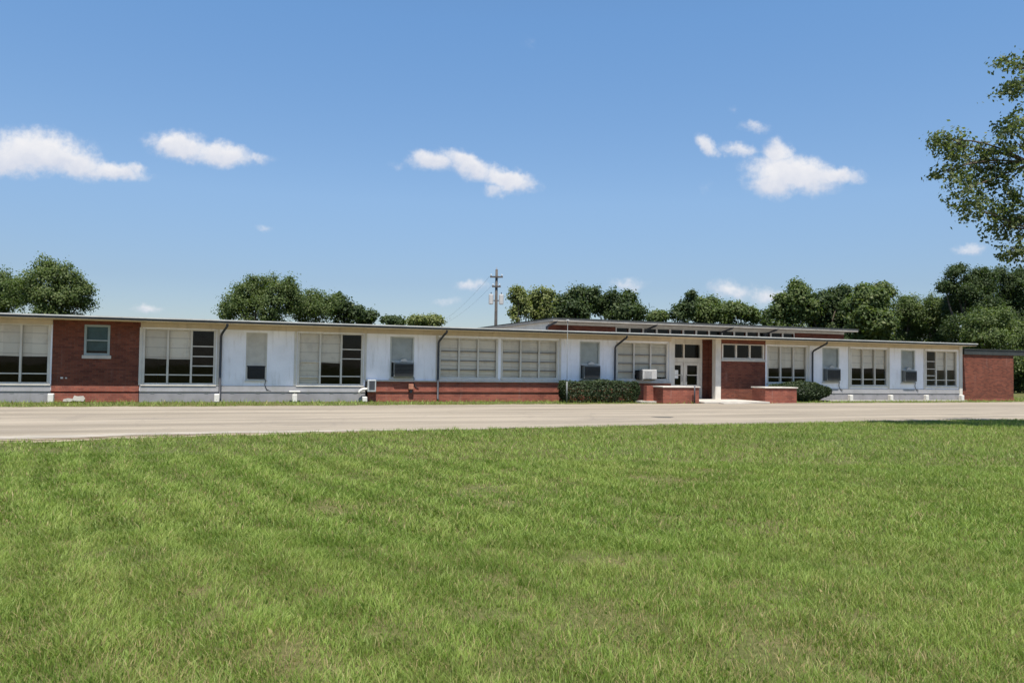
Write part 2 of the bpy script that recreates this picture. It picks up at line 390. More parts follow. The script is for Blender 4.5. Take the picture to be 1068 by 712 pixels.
def raw_mesh(name, verts, faces_loops, sizes, m, tone=None):
    """fast numpy mesh: verts (n,3), flat loop indices, loop count per face, tone per vertex (n,3)"""
    me = bpy.data.meshes.new(name); nf = len(sizes)
    me.vertices.add(len(verts)); me.vertices.foreach_set('co', np.ascontiguousarray(verts, dtype=np.float32).ravel())
    me.loops.add(len(faces_loops)); me.loops.foreach_set('vertex_index', np.ascontiguousarray(faces_loops, dtype=np.int32))
    me.polygons.add(nf); st = np.concatenate([[0], np.cumsum(sizes)[:-1]]).astype(np.int32)
    me.polygons.foreach_set('loop_start', st)
    me.materials.append(m); me.update(calc_edges=True)
    if tone is not None:
        at_ = me.attributes.new('tone', 'FLOAT_VECTOR', 'POINT'); at_.data.foreach_set('vector', np.ascontiguousarray(tone, dtype=np.float32).ravel())
    o = bpy.data.objects.new(name, me); col.objects.link(o); return o

# ------------------------------------------------------------------ building frame: u along the facade, v into the building
ANG = R(19.998)
O = Vector((0, 36.161, 0)); E_ = Vector((math.cos(ANG), math.sin(ANG), 0)); N_ = Vector((-math.sin(ANG), math.cos(ANG), 0))
_n = O.dot(N_); O_ = O
def W(u, v, z=0): return O_ + E_ * u + N_ * v + Vector((0, 0, z))

# ------------------------------------------------------------------ ground, road
def sheet(name, pts, z, m):
    mb = MB(); mb.add([(x, y, z) for x, y in pts], [tuple(range(len(pts)))]); o = mb.build(name, m); tag(o, kind='structure'); return o
sheet('ground', [(-900, -300), (900, -300), (900, 1500), (-900, 1500)], 0, GROUND)
NEAR = [(-60, -6), (-30, 5), (-20, 10.2), (-13, 14.2), (-10.0, 15.75), (-9.1, 16.25), (-8.3, 16.85), (-6.07, 17.88), (-3.04, 19.08), (-0.31, 20.31), (3.09, 21.95), (6.97, 23.45), (11.63, 25.66), (14.35, 26.5), (17.8, 27.7), (26, 30.6), (45, 37.5), (80, 50)]
FAR = [(-60, 10), (-30, 21), (-16.67, 26.3), (-12.51, 27.7), (-5.96, 30.5), (1.5, 33.7), (7.2, 35.9), (17.8, 40.2), (28.4, 44.4), (45, 51), (80, 65)]
nx, ny = zip(*NEAR); fx, fy = zip(*FAR)
def near_edge(x): return np.interp(x, nx, ny)
def far_edge(x): return np.interp(x, fx, fy)
def wob(x, s, a):
    x = np.asarray(x, float)
    return a * (np.sin(x * 1.7 * s + 1) + .6 * np.sin(x * 4.1 * s + 2) + .4 * np.sin(x * 9.3 * s) + .3 * np.sin(x * 21.7 * s + .5)) / 2.3
xs = np.linspace(-58, 78, 1400)
lo = near_edge(xs) + wob(xs, 1, .14); hi = far_edge(xs) + wob(xs, .8, .22)
def ribbon(name, xs, lo, hi, z, m):
    n = len(xs); v = np.zeros((2 * n, 3)); v[:n, 0] = xs; v[:n, 1] = lo; v[n:, 0] = xs; v[n:, 1] = hi; v[:, 2] = z
    i = np.arange(n - 1); q = np.stack([i, i + 1, n + i + 1, n + i], 1)
    o = raw_mesh(name, v, q.ravel(), np.full(n - 1, 4), m); tag(o, kind='structure'); return o
wv_ = np.clip((-3 - xs) / 8, 0, 1) * 1.05 + .08
ribbon('verge', xs, lo - wv_ + wob(xs, 2.3, .12), lo + .6, .004, VERGE)
ribbon('road', xs, lo, hi, .008, ROAD)
sb_ = np.clip((1 - xs) / 12, 0, 1)
ribbon('sand_strip', xs, lo + .05 + .05 * np.sin(xs * 3), lo + .06 + sb_ * .75 + np.abs(wob(xs, 1.3, .3)) * sb_, .012, SANDY)
ribbon('soil_seam', xs[xs < -6.5], (lo - .02 - wv_ * .45)[xs < -6.5], (lo - .02 - wv_ * .30 + wob(xs, 2.9, .06))[xs < -6.5], .0115, SOIL)
ph_ = [(4.95 + .34 * math.cos(a) * (1 + .2 * math.sin(3 * a)), 26.0 + .30 * math.sin(a) * (1 + .25 * math.cos(2 * a))) for a in np.linspace(0, 2 * math.pi, 24)[:-1]]
sheet('road_patch', ph_, .0125, DARKPATCH)
ribbon('dirt_strip', xs, hi - .25, hi + .10 + np.abs(wob(xs, 1.9, .25)), .004, VERGE)

# ------------------------------------------------------------------ school building
B = empty('school_building', O_, ANG)
tag(B, 'long low brick and white painted school building with flat roofs and banks of windows', 'building')
WT = .22
TOP = 3.09
def part(mb, name, m, parent=B, **k): return mb.build(name, m, parent, **k)
# walls
part(MB().grid_wall(-25, -18.36, .44, TOP, 0, WT, [(-21.28, -18.42, .68, 2.90), (-23.6, -22.7, .9, 2.8)]), 'white_wall', WHITE)
part(MB().grid_wall(-18.36, -15.36, .42, TOP, -.015, WT, [(-17.30, -16.42, 1.78, 2.94)]), 'brick_wall', BRICK)
part(MB().grid_wall(-15.36, -6.62, .44, TOP, 0, WT, [(-15.28, -12.60, .68, 2.86), (-11.46, -10.64, .88, 2.80), (-9.44, -6.72, .68, 2.86)]), 'white_wall', WHITE)
part(MB().grid_wall(-6.62, 8.30, .92, TOP, 0, WT, [(-5.58, -4.52, 1.0, 2.80), (-3.42, -.66, 1.02, 2.82), (-.52, 2.30, 1.02, 2.82), (3.38, 4.44, 1.0, 2.80), (5.30, 8.14, 1.02, 2.82)]), 'white_wall', WHITE)
part(MB().grid_wall(-6.50, 8.30, 0, .86, -.02, WT), 'brick_wall', BRICKP)
part(MB().box(-6.60, 8.30, -.10, WT, .862, .918), 'sill_course', STONE)
part(MB().grid_wall(11.16, 13.86, .0, TOP, -.015, WT, [(11.22, 13.80, 2.12, 2.88)]), 'brick_wall', BRICK)
part(MB().grid_wall(13.86, 27.16, .44, TOP, 0, WT, [(13.96, 16.52, .92, 2.84), (17.50, 18.62, 1.0, 2.82), (19.36, 21.94, .80, 2.82), (22.88, 23.92, 1.0, 2.80), (24.66, 27.04, .80, 2.80)]), 'white_wall', WHITE)
# header board below the soffit
for a, b in ((-25, -18.36), (-15.36, 8.30), (13.86, 27.16)):
    part(MB().box(a + .01, b - .01, -.03, -.002, 2.90, TOP - .01), 'header_board', HEADER)
# base courses: a proud top ledge with the plinth below
for a, b in ((-25, -18.37), (-15.35, -6.62), (13.87, 27.16)):
    part(MB().box(a, b, -.035, WT, 0, .40), 'plinth', BASE)
    part(MB().box(a, b, -.06, WT, .401, .437), 'plinth_ledge', APRON)
    part(MB().box(a + .01, b - .01, -.022, -.002, .44, .655), 'apron_panel', APRON)
    k = a + .4
    vb = MB()
    while k < b - .2:
        part(MB().box(k, k + .14, -.042, -.0352, .325, .385), 'vent', ACGREY); k += .98
part(MB().box(-18.35, -15.37, -.05, WT, 0, .36).box(-18.35, -15.37, -.075, WT, .40, .419), 'plinth', BRICKP)
part(MB().box(-18.35, -15.37, -.06, -.016, .421, .60), 'brick_course', BRICKP)
part(MB().box(-6.49, 8.29, -.06, -.022, .42, .50), 'brick_course', BRICKP)
part(MB().box(-18.05, -17.97, -.06, -.0155, .88, .94), 'hose_bib', CHALK)
part(MB().box(-17.90, -17.84, -.05, -.0155, .88, .93), 'hose_bib', CHALK)
pm = MB(); pa = [(-17.95, .03), (-17.72, .02), (-17.60, .05), (-17.25, .03), (-17.20, .15), (-17.27, .24), (-17.45, .22), (-17.57, .25), (-17.62, .13), (-17.78, .15), (-17.93, .11)]
pm.add([(x, -.079, z) for x, z in pa] + [(x, -.0755, z) for x, z in pa], [tuple(range(len(pa)))] + [(i, (i + 1) % len(pa), (i + 1) % len(pa) + len(pa), i + len(pa)) for i in range(len(pa))])
part(pm, 'mortar_patch', STONE)
# entrance: recess with doors
part(MB().grid_wall(8.302, 8.52, 0, TOP, .0, .85), 'jamb', TRIM)
part(MB().grid_wall(11.0, 11.15, 0, TOP, .24, .86), 'brick_wall', BRICK)
part(MB().grid_wall(10.62, 11.0, 0, TOP, .86, 1.0), 'brick_wall', BRICK)
part(MB().box(10.83, 11.15, -.06, .235, 0.09, TOP), 'column', TRIM)
part(MB().box(8.525, 8.64, .80, .95, .1, 2.9).box(10.5, 10.615, .80, .95, .1, 2.9).box(8.64, 10.5, .80, .95, 2.82, 2.9)
     .box(8.64, 10.5, .80, .95, 1.92, 2.14).box(9.50, 9.58, .80, .95, 2.14, 2.82).box(9.54, 9.60, .81, .94, .1, 1.92), 'door_frame', TRIM)
part(MB().grid_wall(8.525, 10.615, 2.9, TOP, .82, .95), 'header_board', TRIM)
for a, b in ((8.64, 9.50), (9.58, 10.5)):
    part(MB().box(a, b, .875, .885, 2.14, 2.82), 'pane', GLASS)
for i, (a, b) in enumerate(((8.645, 9.535), (9.605, 10.495))):
    d = part(MB().grid_wall(a, b, .11, 1.91, .84, .89, [(a + .15, b - .15, .78, 1.76)]), 'door', TRIM)
    g = MB().box(a + .15, b - .15, .86, .868, .78, 1.76).build('glass', GLASSD, d)
    hx = b - .10 if i == 0 else a + .10
    MB().tube([(hx, .84, .95), (hx, .78, .97), (hx, .78, 1.25), (hx, .84, 1.27)], .013, 6).build('handle', PIPE, d)
    MB().box(a + .15, b - .15, .845, .875, 1.25, 1.29).build('glazing_bar', TRIM, d)
    if i == 0: MB().box(a + .38, a + .60, .855, .858, 1.10, 1.52).build('notice', SIGNPAPER, d)
# interior: floor, back wall, cross walls so the rooms are dark rooms
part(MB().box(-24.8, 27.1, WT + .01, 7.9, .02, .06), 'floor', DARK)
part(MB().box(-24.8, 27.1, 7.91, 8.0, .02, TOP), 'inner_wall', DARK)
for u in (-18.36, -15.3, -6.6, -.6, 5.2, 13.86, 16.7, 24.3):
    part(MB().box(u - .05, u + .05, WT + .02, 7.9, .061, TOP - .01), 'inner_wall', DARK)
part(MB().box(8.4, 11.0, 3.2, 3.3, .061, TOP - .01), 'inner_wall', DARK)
# other outside walls
part(MB().box(-25.01, -24.8, .23, 27.9, 0, TOP), 'brick_wall', BRICK)
part(MB().box(26.95, 27.15, 3.0, 27.9, 0, TOP), 'brick_wall', BRICK)
part(MB().box(-24.79, 26.94, 27.7, 27.9, 0, TOP), 'brick_wall', BRICK)
# main roof
UL, UR, VF, VB = -25.9, 27.44, -.92, 28.6
part(MB().box(UL, UR, VF, VB, TOP + .001, TOP + .05), 'soffit', SOFFIT)
part(MB().box(UL + .01, UR - .01, VF + .01, VB, TOP + .051, 3.235), 'roof', ROOFM)
fb = MB().box(UL - .03, UR + .03, VF - .035, VF + .005, TOP + .02, 3.19).box(UL - .03, UL, VF + .006, VB, TOP + .02, 3.19).box(UR, UR + .03, VF + .006, VB, TOP + .02, 3.19)
part(fb, 'fascia', FASCIA)
eb = MB().box(UL - .05, UR + .05, VF - .06, VF + .04, 3.192, 3.240).box(UL - .05, UL + .05, VF + .041, VB, 3.192, 3.240).box(UR - .05, UR + .05, VF + .041, VB, 3.192, 3.240)
part(eb, 'roof_edge', EDGE)
# upper block
U0, U1, V0, V1 = 5.15, 26.3, 8.0, 21.0
part(MB().grid_wall(U0, U1, 3.24, 4.0, V0, V0 + .2, [(9.4 + i * .92 + .05, 9.4 + i * .92 + .87, 3.54, 3.95) for i in range(14)]), 'brick_wall', BRICK)
part(MB().box(U0 - .02, U1, V0 - .03, V0 + .2, 4.002, 4.14), 'header_board', TRIM)
part(MB().box(U0, U0 + .2, V0 + .21, V1, 3.24, 3.96), 'brick_wall', TRIM)
part(MB().box(U0 + .01, U0 + .2, V0 + .21, V1, 3.962, 4.14), 'header_board', TRIM)
part(MB().box(U1 - .2, U1, V0 + .21, V1, 3.24, 4.14), 'brick_wall', BRICK)
part(MB().box(U0 + .21, U1 - .21, V1 - .2, V1, 3.24, 4.14), 'brick_wall', BRICK)
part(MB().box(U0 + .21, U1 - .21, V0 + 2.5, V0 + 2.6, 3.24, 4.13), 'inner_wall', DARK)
for i in range(14):
    a = 9.4 + i * .92
    w = part(MB().grid_wall(a + .001, a + .919, 3.50, 3.99, V0 - .03, V0 - .002, [(a + .06, a + .86, 3.55, 3.94)]), 'window', TRIM)
    MB().box(a + .05, a + .87, V0 + .06, V0 + .066, 3.54, 3.95).build('pane', GLASS, w)
part(MB().box(U0 - .15, U1 + .2, V0 - 1.0, V1 + .6, 4.145, 4.19), 'soffit', WARM)
part(MB().box(U0 - .14, U1 + .19, V0 - .99, V1 + .6, 4.191, 4.30), 'roof', ROOFM)
part(MB().box(U0 - .18, U1 + .23, V0 - 1.03, V0 - 1.0, 4.15, 4.27).box(U0 - .18, U0 - .151, V0 - .999, V1 + .6, 4.15, 4.27).box(U1 + .201, U1 + .23, V0 - .999, V1 + .6, 4.15, 4.27), 'fascia', WARM)
part(MB().box(U0 - .20, U1 + .25, V0 - 1.06, V0 - .95, 4.272, 4.335).box(U0 - .20, U0 - .10, V0 - .949, V1 + .6, 4.272, 4.335).box(U1 + .15, U1 + .25, V0 - .949, V1 + .6, 4.272, 4.335), 'roof_edge', FASCIA)
for u in (U0 + .06, 11.6, 16.9, 20.2):
    part(MB().tube([(u, V0 - 1.0, 4.2), (u, V0 - .9, 4.1), (u - .25, V0 - .1, 3.86), (u - .25, V0 - .08, 3.24)], .06, 6), 'downspout', PIPE)
# brick wing at the end
part(MB().box(27.40, 31.48, 0.0, 9.0, .12, 2.64), 'brick_wall', BRICK)
part(MB().box(27.38, 31.50, -.03, 9.03, 0, .118), 'plinth', BRICKP)
part(MB().box(27.50, 32.6, -.07, 9.5, 2.645, 2.93), 'fascia', FASCIA)
part(MB().box(27.48, 32.64, -.11, 9.54, 2.931, 2.975), 'roof', FASCIA)
part(MB().box(27.165, 27.395, -.05, 2.9, 0, TOP - .005), 'column', TRIM)

# windows
def window(u0, u1, z0, z1, n, bars=(), shades=(), mull=.075, post=.09, dark=False, single=()):
    """n lights between posts; bars at heights; shades = (light, z_low, z_high)"""
    wb = MB(); db = MB(); y0, y1 = .015, .13
    ins = .0005
    wb.box(u0 + ins, u0 + post, y0 - .03, y1, z0 + ins, z1 - ins).box(u1 - post, u1 - ins, y0 - .03, y1, z0 + ins, z1 - ins)
    wb.box(u0 + post + ins, u1 - post - ins, y0 - .01, y1, z0 + ins, z0 + .06).box(u0 + post + ins, u1 - post - ins, y0 - .01, y1, z1 - .05, z1 - ins)
    cell = (u1 - u0 - 2 * post - (n - 1) * mull) / n; cells = []
    for i in range(n):
        a = u0 + post + i * (cell + mull); b = a + cell; cells.append((a, b))
        if i < n - 1: wb.box(b, b + mull, y0 - .02, y1, z0 + .061, z1 - .051)
    for i, (a, b) in enumerate(cells):
        for z in (single[i] if single else bars):
            (db if dark else wb).box(a + .001, b - .001, .04, .10, z - .022, z + .022)
    w = part(wb, 'window', TRIM)
    if db.v: db.build('glazing_bar', BARDARK, w)
    for a, b in cells: MB().box(a, b, .066, .072, z0 + .06, z1 - .05).build('pane', GLASS, w)
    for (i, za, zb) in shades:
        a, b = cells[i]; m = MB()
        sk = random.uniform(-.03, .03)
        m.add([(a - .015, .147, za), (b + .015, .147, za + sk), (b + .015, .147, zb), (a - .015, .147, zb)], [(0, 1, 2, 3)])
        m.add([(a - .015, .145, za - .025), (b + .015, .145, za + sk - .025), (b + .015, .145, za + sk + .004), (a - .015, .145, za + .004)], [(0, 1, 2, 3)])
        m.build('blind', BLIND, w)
    sm = MB().box(u0 - .03, u1 + .03, -.05, .012, z0 - .05, z0 - .002); sm.build('sill', TRIM, w)
    return w
ROWS = (2.20, 1.79, 1.06)
window(-21.28, -18.42, .68, 2.90, 3, (1.06,), [(0, 1.70, 2.85), (1, 1.74, 2.85), (2, 1.72, 2.85)])
window(-15.28, -12.60, .68, 2.86, 3, single=[(1.06,), (1.06,), (2.20, 1.80, 1.42, 1.06)], shades=[(0, 1.72, 2.81), (1, 1.70, 2.81)])
window(-9.44, -6.72, .68, 2.86, 3, single=[(1.66, 1.02), (1.06,), (2.20, 1.80, 1.06)], shades=[(0, .76, 2.81), (1, 1.66, 2.81)])
window(-3.42, -.66, 1.02, 2.82, 3, dark=True, single=[(2.22, 1.80, 1.40)] * 3, shades=[(i, 1.09, 2.77) for i in range(3)])
window(-.52, 2.30, 1.02, 2.82, 3, dark=True, single=[(2.22, 1.80, 1.40)] * 3, shades=[(i, 1.09, 2.77) for i in range(3)])
window(5.30, 8.14, 1.02, 2.82, 3, dark=True, single=[(2.22, 1.80, 1.40)] * 3, shades=[(0, 1.09, 2.77), (1, 1.30, 2.77), (2, 1.20, 2.77)])
window(11.22, 13.80, 2.12, 2.88, 3, ())
part(MB().box(11.17, 13.85, -.08, -.017, 2.0, 2.095), 'sill', STONE)
window(13.96, 16.52, .92, 2.84, 3, (1.22,), [(0, 1.70, 2.79), (1, 1.72, 2.79), (2, 1.68, 2.79)])
window(19.36, 21.94, .80, 2.82, 3, (1.16,), [(0, 1.78, 2.77), (1, 1.76, 2.77), (2, 1.78, 2.77)])
window(24.66, 27.04, .80, 2.80, 3, single=[(2.2, 1.78, 1.4, 1.16), (1.16,), (1.16,)], shades=[(1, 1.72, 2.75), (2, 1.76, 2.75)])
w = part(MB().grid_wall(-17.30, -16.42, 1.78, 2.94, -.03, .10, [(-17.22, -16.50, 1.86, 2.32), (-17.22, -16.50, 2.37, 2.86)]), 'window', GRMETAL)
MB().box(-17.22, -16.50, .03, .036, 1.86, 2.86).build('pane', GLASS, w)
MB().box(-17.24, -16.48, .11, .115, 1.95, 2.88).build('glass_backing', TEAL, w)  # added backing that gives the pane its teal colour
MB().box(-17.36, -16.36, -.07, -.032, 1.65, 1.775).build('sill', STONE, w)
# narrow windows that hold the air conditioners: sash over a filler
def ac_window(u0, u1, z0, z1, zac, beige=False, shade=True):
    wb = MB().grid_wall(u0 + .001, u1 - .001, z0 + .001, z1 - .001, .0, .13, [(u0 + .07, u1 - .07, z0 + .06, zac + .0), (u0 + .07, u1 - .07, zac + .05, z1 - .06)])
    w = part(wb, 'window', GREYSHADE if not beige else PANEL)
    if beige:
        MB().box(u0 + .07, u1 - .07, .03, .06, zac + .05, z1 - .06).box(u0 + .2, u1 - .3, .012, .029, zac + .42, zac + .44).build('filler_panel', PANEL, w)
    else:
        MB().box(u0 + .07, u1 - .07, .06, .066, zac + .05, z1 - .06).build('pane', GLASS, w)
        MB().box(u0 + .06, u1 - .06, .10, .105, zac + .05, z1 - .06).build('blind', GREYSHADE, w)
    MB().box(u0 - .03, u1 + .03, -.05, -.002, z0 - .06, z0 - .002).build('sill', TRIM, w)
ac_window(-23.6, -22.7, .9, 2.8, 1.6)
ac_window(-11.46, -10.64, .88, 2.80, 1.46, True)
ac_window(-5.58, -4.52, 1.0, 2.80, 1.72)
ac_window(3.38, 4.44, 1.0, 2.80, 1.72)
ac_window(17.50, 18.62, 1.0, 2.82, 1.74)
ac_window(22.88, 23.92, 1.0, 2.80, 1.70)
# posts between panels (beige upright strips beside window banks)
for u in (-15.34, -12.52, -9.52, -6.64, -3.5, 2.38, 8.22, 16.6, 19.28, 22.02, 24.58):
    part(MB().box(u - .05, u + .05, -.035, -.003, .93 if -6.7 < u < 8.3 else .66, 2.895), 'post', TRIM)
# downspouts
for (ue, u, bend) in ((-12.2, -12.42, 0), (-3.30, -3.46, .2), (5.40, 5.19, .3), (17.05, 16.78, .3)):
    part(MB().tube([(ue, -.88, 3.08), (ue, -.84, 3.0), (ue - .05, -.7, 2.93), (u + .03, -.14, 2.72 - bend * .3), (u, -.10, 2.62 - bend * .3), (u, -.10, .16), (u, -.2, .08)], .048, 8), 'downspout', PIPE, smooth=True)

# ------------------------------------------------------------------ things on and beside the facade
def local(name, u, v, z=0): return empty(name, W(u, v, z), ANG)
AC_LABELS = [
    ('black fronted window air conditioner below the plain beige filler panel', -11.05, .92, .62, .50, 'b'),
    ('dark window air conditioner above the left end of the brick base course', -5.0, 1.06, .86, .62, 'a'),
    ('dark window air conditioner in the narrow window above the clipped hedge', 3.95, 1.06, .84, .62, 'a'),
    ('grey window air conditioner in the narrow window beside the rounded bush', 18.08, 1.06, .90, .64, 'a'),
    ('grey window air conditioner in the narrow window nearest the brick end wing', 23.40, 1.06, .84, .60, 'a')]
for lab, u, z, wd, h, kind in AC_LABELS:
    t = local('air_conditioner', u, 0, z); tag(t, lab, 'air conditioner', 'window air conditioners')
    dp = .03 if kind == 'b' else .22
    MB().box(-wd / 2, wd / 2, -dp, .2, 0, h, .02).build('casing', ACDARK if kind == 'b' else ACGREY, t)
    g = MB()
    n = 9
    for i in range(n):
        zz = .05 + (h - .1) * i / n
        g.box(-wd / 2 + .03, wd / 2 - .03, -dp - .018, -dp - .001, zz, zz + (h - .1) / n * .8)
    g.build('grille', ACDARK, t)
    MB().box(-wd / 2 - .06, wd / 2 + .06, -.02, .015, h + .002, h + .035).build('mounting_rail', TRIM if kind == 'a' else ACDARK, t)
    if kind == 'a':
        dm = MB(); nn = 10
        for k in range(nn):
            a0, a1 = math.pi * k / nn, math.pi * (k + 1) / nn
            dm.add([(.03 + .17 * math.cos(a0), -.06, h + .036 + .13 * math.sin(a0)), (.03 + .17 * math.cos(a1), -.06, h + .036 + .13 * math.sin(a1)), (.03 + .17 * math.cos(a1), -.005, h + .036 + .13 * math.sin(a1)), (.03 + .17 * math.cos(a0), -.005, h + .036 + .13 * math.sin(a0)), (.03, -.06, h + .036)], [(0, 1, 2, 3), (0, 4, 1)])
        dm.build('half_dome', TRIM, t)  # pale half dome standing on the rail above the casing
    MB().tube([(wd / 2 - .02, -.05, .05), (wd / 2 + .06, -.05, -.05), (wd / 2 + .04, -.04, -.25), (wd / 2 + .12, -.04, -.42), (wd / 2 + .28, -.05, -.5)], .016, 6).build('power_cord', PIPE, t, smooth=True)
t = local('air_conditioner', 6.85, 0, 1.03); tag(t, 'white box window air conditioner jutting out beside the entrance doors', 'air conditioner', 'window air conditioners')
MB().box(-.36, .40, -.48, .05, .03, .50, .025).build('casing', ACWHITE, t)
MB().box(-.50, -.372, -.40, .03, .03, .46).build('side_grille', ACDARK, t)
g = MB()
for i in range(8): g.box(-.28, .12, -.495, -.481, .09 + i * .045, .112 + i * .045)
g.build('grille', ACWHITE, t)
MB().box(-.36, -.31, -.44, -.02, -.02, .029).box(.33, .38, -.44, -.02, -.02, .029).build('bracket', GALV, t)

SPL = [(-18.30, 'small white concrete block below the far left window bank beside the brick panel'), (-12.52, 'white concrete block under the downspout left of the beige panelled window'),
       (-9.54, 'white capped concrete block at the left foot of the half shaded window bank'), (-6.68, 'low white block standing beside the grey box on the brick base'),
       (19.10, 'white concrete block at the wall foot just right of the rounded bush'), (21.85, 'white concrete block between the two bays right of the rounded bush'),
       (24.40, 'white concrete block at the left foot of the last window bank'), (27.02, 'white concrete block at the corner against the brick end wing')]
for i, (u, lab) in enumerate(SPL):
    h = .22 if i == 3 else .33
    mb = MB().box(-.10, .10, -.11, .11, 0, h, .03)
    if i == 2: mb.box(-.22, .22, -.12, .12, .40, .46, .015).box(-.03, .03, -.03, .03, h, .40)
    o = mb.build('concrete_block', CHALK); o.location = W(u, -.30); o.rotation_euler = (0, 0, ANG)
    tag(o, lab, 'block', 'white blocks along the wall foot')

# grey utility box and pipe at the corner of the brick base
t = local('utility_box', -6.38, -.06, .42); tag(t, 'grey metal utility box with dark door on the left end of the brick base', 'utility box')
MB().box(-.18, .18, -.24, 0, 0, .52, .02).build('cabinet', GALV, t)
MB().box(-.12, .12, -.252, -.241, .10, .46).build('door', PIPE, t)
MB().tube([(-.18, -.12, .12), (-.40, -.13, .10), (-.50, -.14, .03), (-.52, -.14, -.08)], .055, 8).build('pipe', CHALK, t, smooth=True)
t = local('outlet_box', -4.66, -.03, .52); tag(t, 'small rust coloured outlet box on the brick base', 'outlet box')
MB().box(-.11, .11, -.16, 0, 0, .24, .03).build('cover', RUST, t)
MB().box(-.05, .05, -.10, 0, -.14, -.001).build('spout', PIPE, t)

# flagpole, thin post
t = local('flagpole', 2.12, -1.42); tag(t, 'thin pale metal pole standing at the left end of the hedge', 'pole')
MB().tube([(0, 0, 0), (0, 0, 3.66)], .012, 10).build('pole', POLEM, t, smooth=True)
MB().box(-.06, .06, -.06, .06, 3.661, 3.71, .02).build('cap', GALV, t)
MB().tube([(0, 0, 0), (0, 0, .95)], .035, 10).build('sleeve', POLEM, t, smooth=True)
t = local('handrail_post', 8.03, -2.52); tag(t, 'thin dark metal post standing in front of the left brick planter', 'post')
MB().tube([(0, 0, 0), (0, 0, .86)], .035, 10).build('post', PIPE, t, smooth=True)
MB().box(-.06, .06, -.06, .06, 0, .02).build('base', PIPE, t)

# planters and entrance paving
def planter(u0, u1, v0, v1, h, label):
    t = local('brick_planter', u0, v0); tag(t, label, 'planter', 'brick planters beside the entrance')
    L, D = u1 - u0, v1 - v0; th = .22
    b = MB().box(0, L, 0, th, 0, h - .06).box(0, L, D - th, D, 0, h - .06).box(0, th, th + .001, D - th - .001, 0, h - .06).box(L - th, L, th + .001, D - th - .001, 0, h - .06)
    b.build('brick_wall', BRICKP, t)
    c = MB().box(-.05, L + .05, -.05, th + .02, h - .058, h, .012).box(-.05, L + .05, D - th - .02, D + .05, h - .058, h, .012).box(-.05, th + .02, th + .021, D - th - .021, h - .058, h).box(L - th - .02, L + .05, th + .021, D - th - .021, h - .058, h)
    c.build('coping', STONE, t)
    MB().box(th + .001, L - th - .001, th + .001, D - th - .001, 0, h - .16).build('soil', SOIL, t)
    return t
planter(6.50, 8.40, -2.32, -1.3, .78, 'brick planter with pale coping left of the entrance steps')
planter(12.10, 13.94, -2.30, -1.3, .77, 'brick planter with pale coping right of the entrance, in front of the bush')
t = local('brick_pier', 6.12, -1.5); tag(t, 'low brick pier on a pale slab joining the left planter', 'pier')
MB().box(0, .36, 0, .30, .085, .78).build('brick_wall', BRICKP, t)
MB().box(-.45, .37, -.25, .5, 0, .083).build('base_slab', SLAB, t)
o = MB().box(8.45, 12.06, -2.7, .80, 0, .09, .015).box(9.2, 10.8, -3.1, -2.71, 0, .05).build('paving', SLAB); o.location = O_; o.rotation_euler = (0, 0, ANG); tag(o, kind='structure')
o = MB().box(14.9, 27.3, -.42, -.10, 0, .05).build('kerb_strip', SLAB); o.location = O_; o.rotation_euler = (0, 0, ANG); tag(o, kind='structure')

# ------------------------------------------------------------------ foliage builders
def leaf_cloud(pts, nrm, size, tone, name, m, aspect=.6, jitter=.9):
    n = len(pts)
    d = nrm + rng.normal(0, jitter, (n, 3)); d /= np.linalg.norm(d, axis=1)[:, None] + 1e-9
    a = np.cross(d, rng.normal(0, 1, (n, 3))); a /= np.linalg.norm(a, axis=1)[:, None] + 1e-9
    b = np.cross(d, a)
    s = size * rng.uniform(.6, 1.35, (n, 1))
    v = np.empty((n, 4, 3)); v[:, 0] = pts - a * s * .5; v[:, 1] = pts + b * s * .5 * aspect; v[:, 2] = pts + a * s * .5 + d * s * .1; v[:, 3] = pts - b * s * .5 * aspect
    tn = np.repeat(tone, 4, axis=0)
    return raw_mesh(name, v.reshape(-1, 3), np.arange(4 * n), np.full(n, 4), m, tn)
def lobe_leaves(lobes, clump_r, per, dens, ragged=0):
    P, Nn, T, tips = [], [], [], []
    more = []
    for (c, rad) in lobes:
        for k in range(ragged):
            d = rng.normal(0, 1, 3); d /= np.linalg.norm(d); d[2] = abs(d[2]) * .9 if rng.random() < .8 else d[2]
            f_ = rng.uniform(.22, .42)
            more.append((c + d * rad * rng.uniform(.80, 1.04), rad * f_ * np.array([1, 1, rng.uniform(1.0, 2.0)])))
    lobes = [(c, rad * (.93 if ragged else 1)) for c, rad in lobes] + more
    for (c, rad) in lobes:
        area = (rad[0] * rad[2] + rad[0] * rad[1] + rad[1] * rad[2]) / 3 * 4 * math.pi
        k = max(6, int(area * dens))
        d = rng.normal(0, 1, (k, 3)); d /= np.linalg.norm(d, axis=1)[:, None]
        r = np.where(rng.random(k) < .72, rng.uniform(.78, 1.06, k), rng.uniform(.25, .8, k))
        cc = c + d * r[:, None] * rad
        tips.append(cc)
        ct = rng.random(k)
        q = np.repeat(cc, per, 0); dd = np.repeat(d, per, 0)
        off = rng.normal(0, 1, q.shape) * clump_r * np.array([1, 1, .75]) * np.repeat(rng.uniform(.6, 1.3, k), per)[:, None] * .6
        P.append(q + off); Nn.append(dd * .6 + off / clump_r * .5 + np.array([0, 0, .5]))
        tone = np.stack([np.clip(np.repeat(ct, per) * .6 + rng.random(len(q)) * .4, 0, 1), rng.random(len(q)), np.zeros(len(q))], 1)
        T.append(tone)
    return np.concatenate(P), np.concatenate(Nn), np.concatenate(T), tips
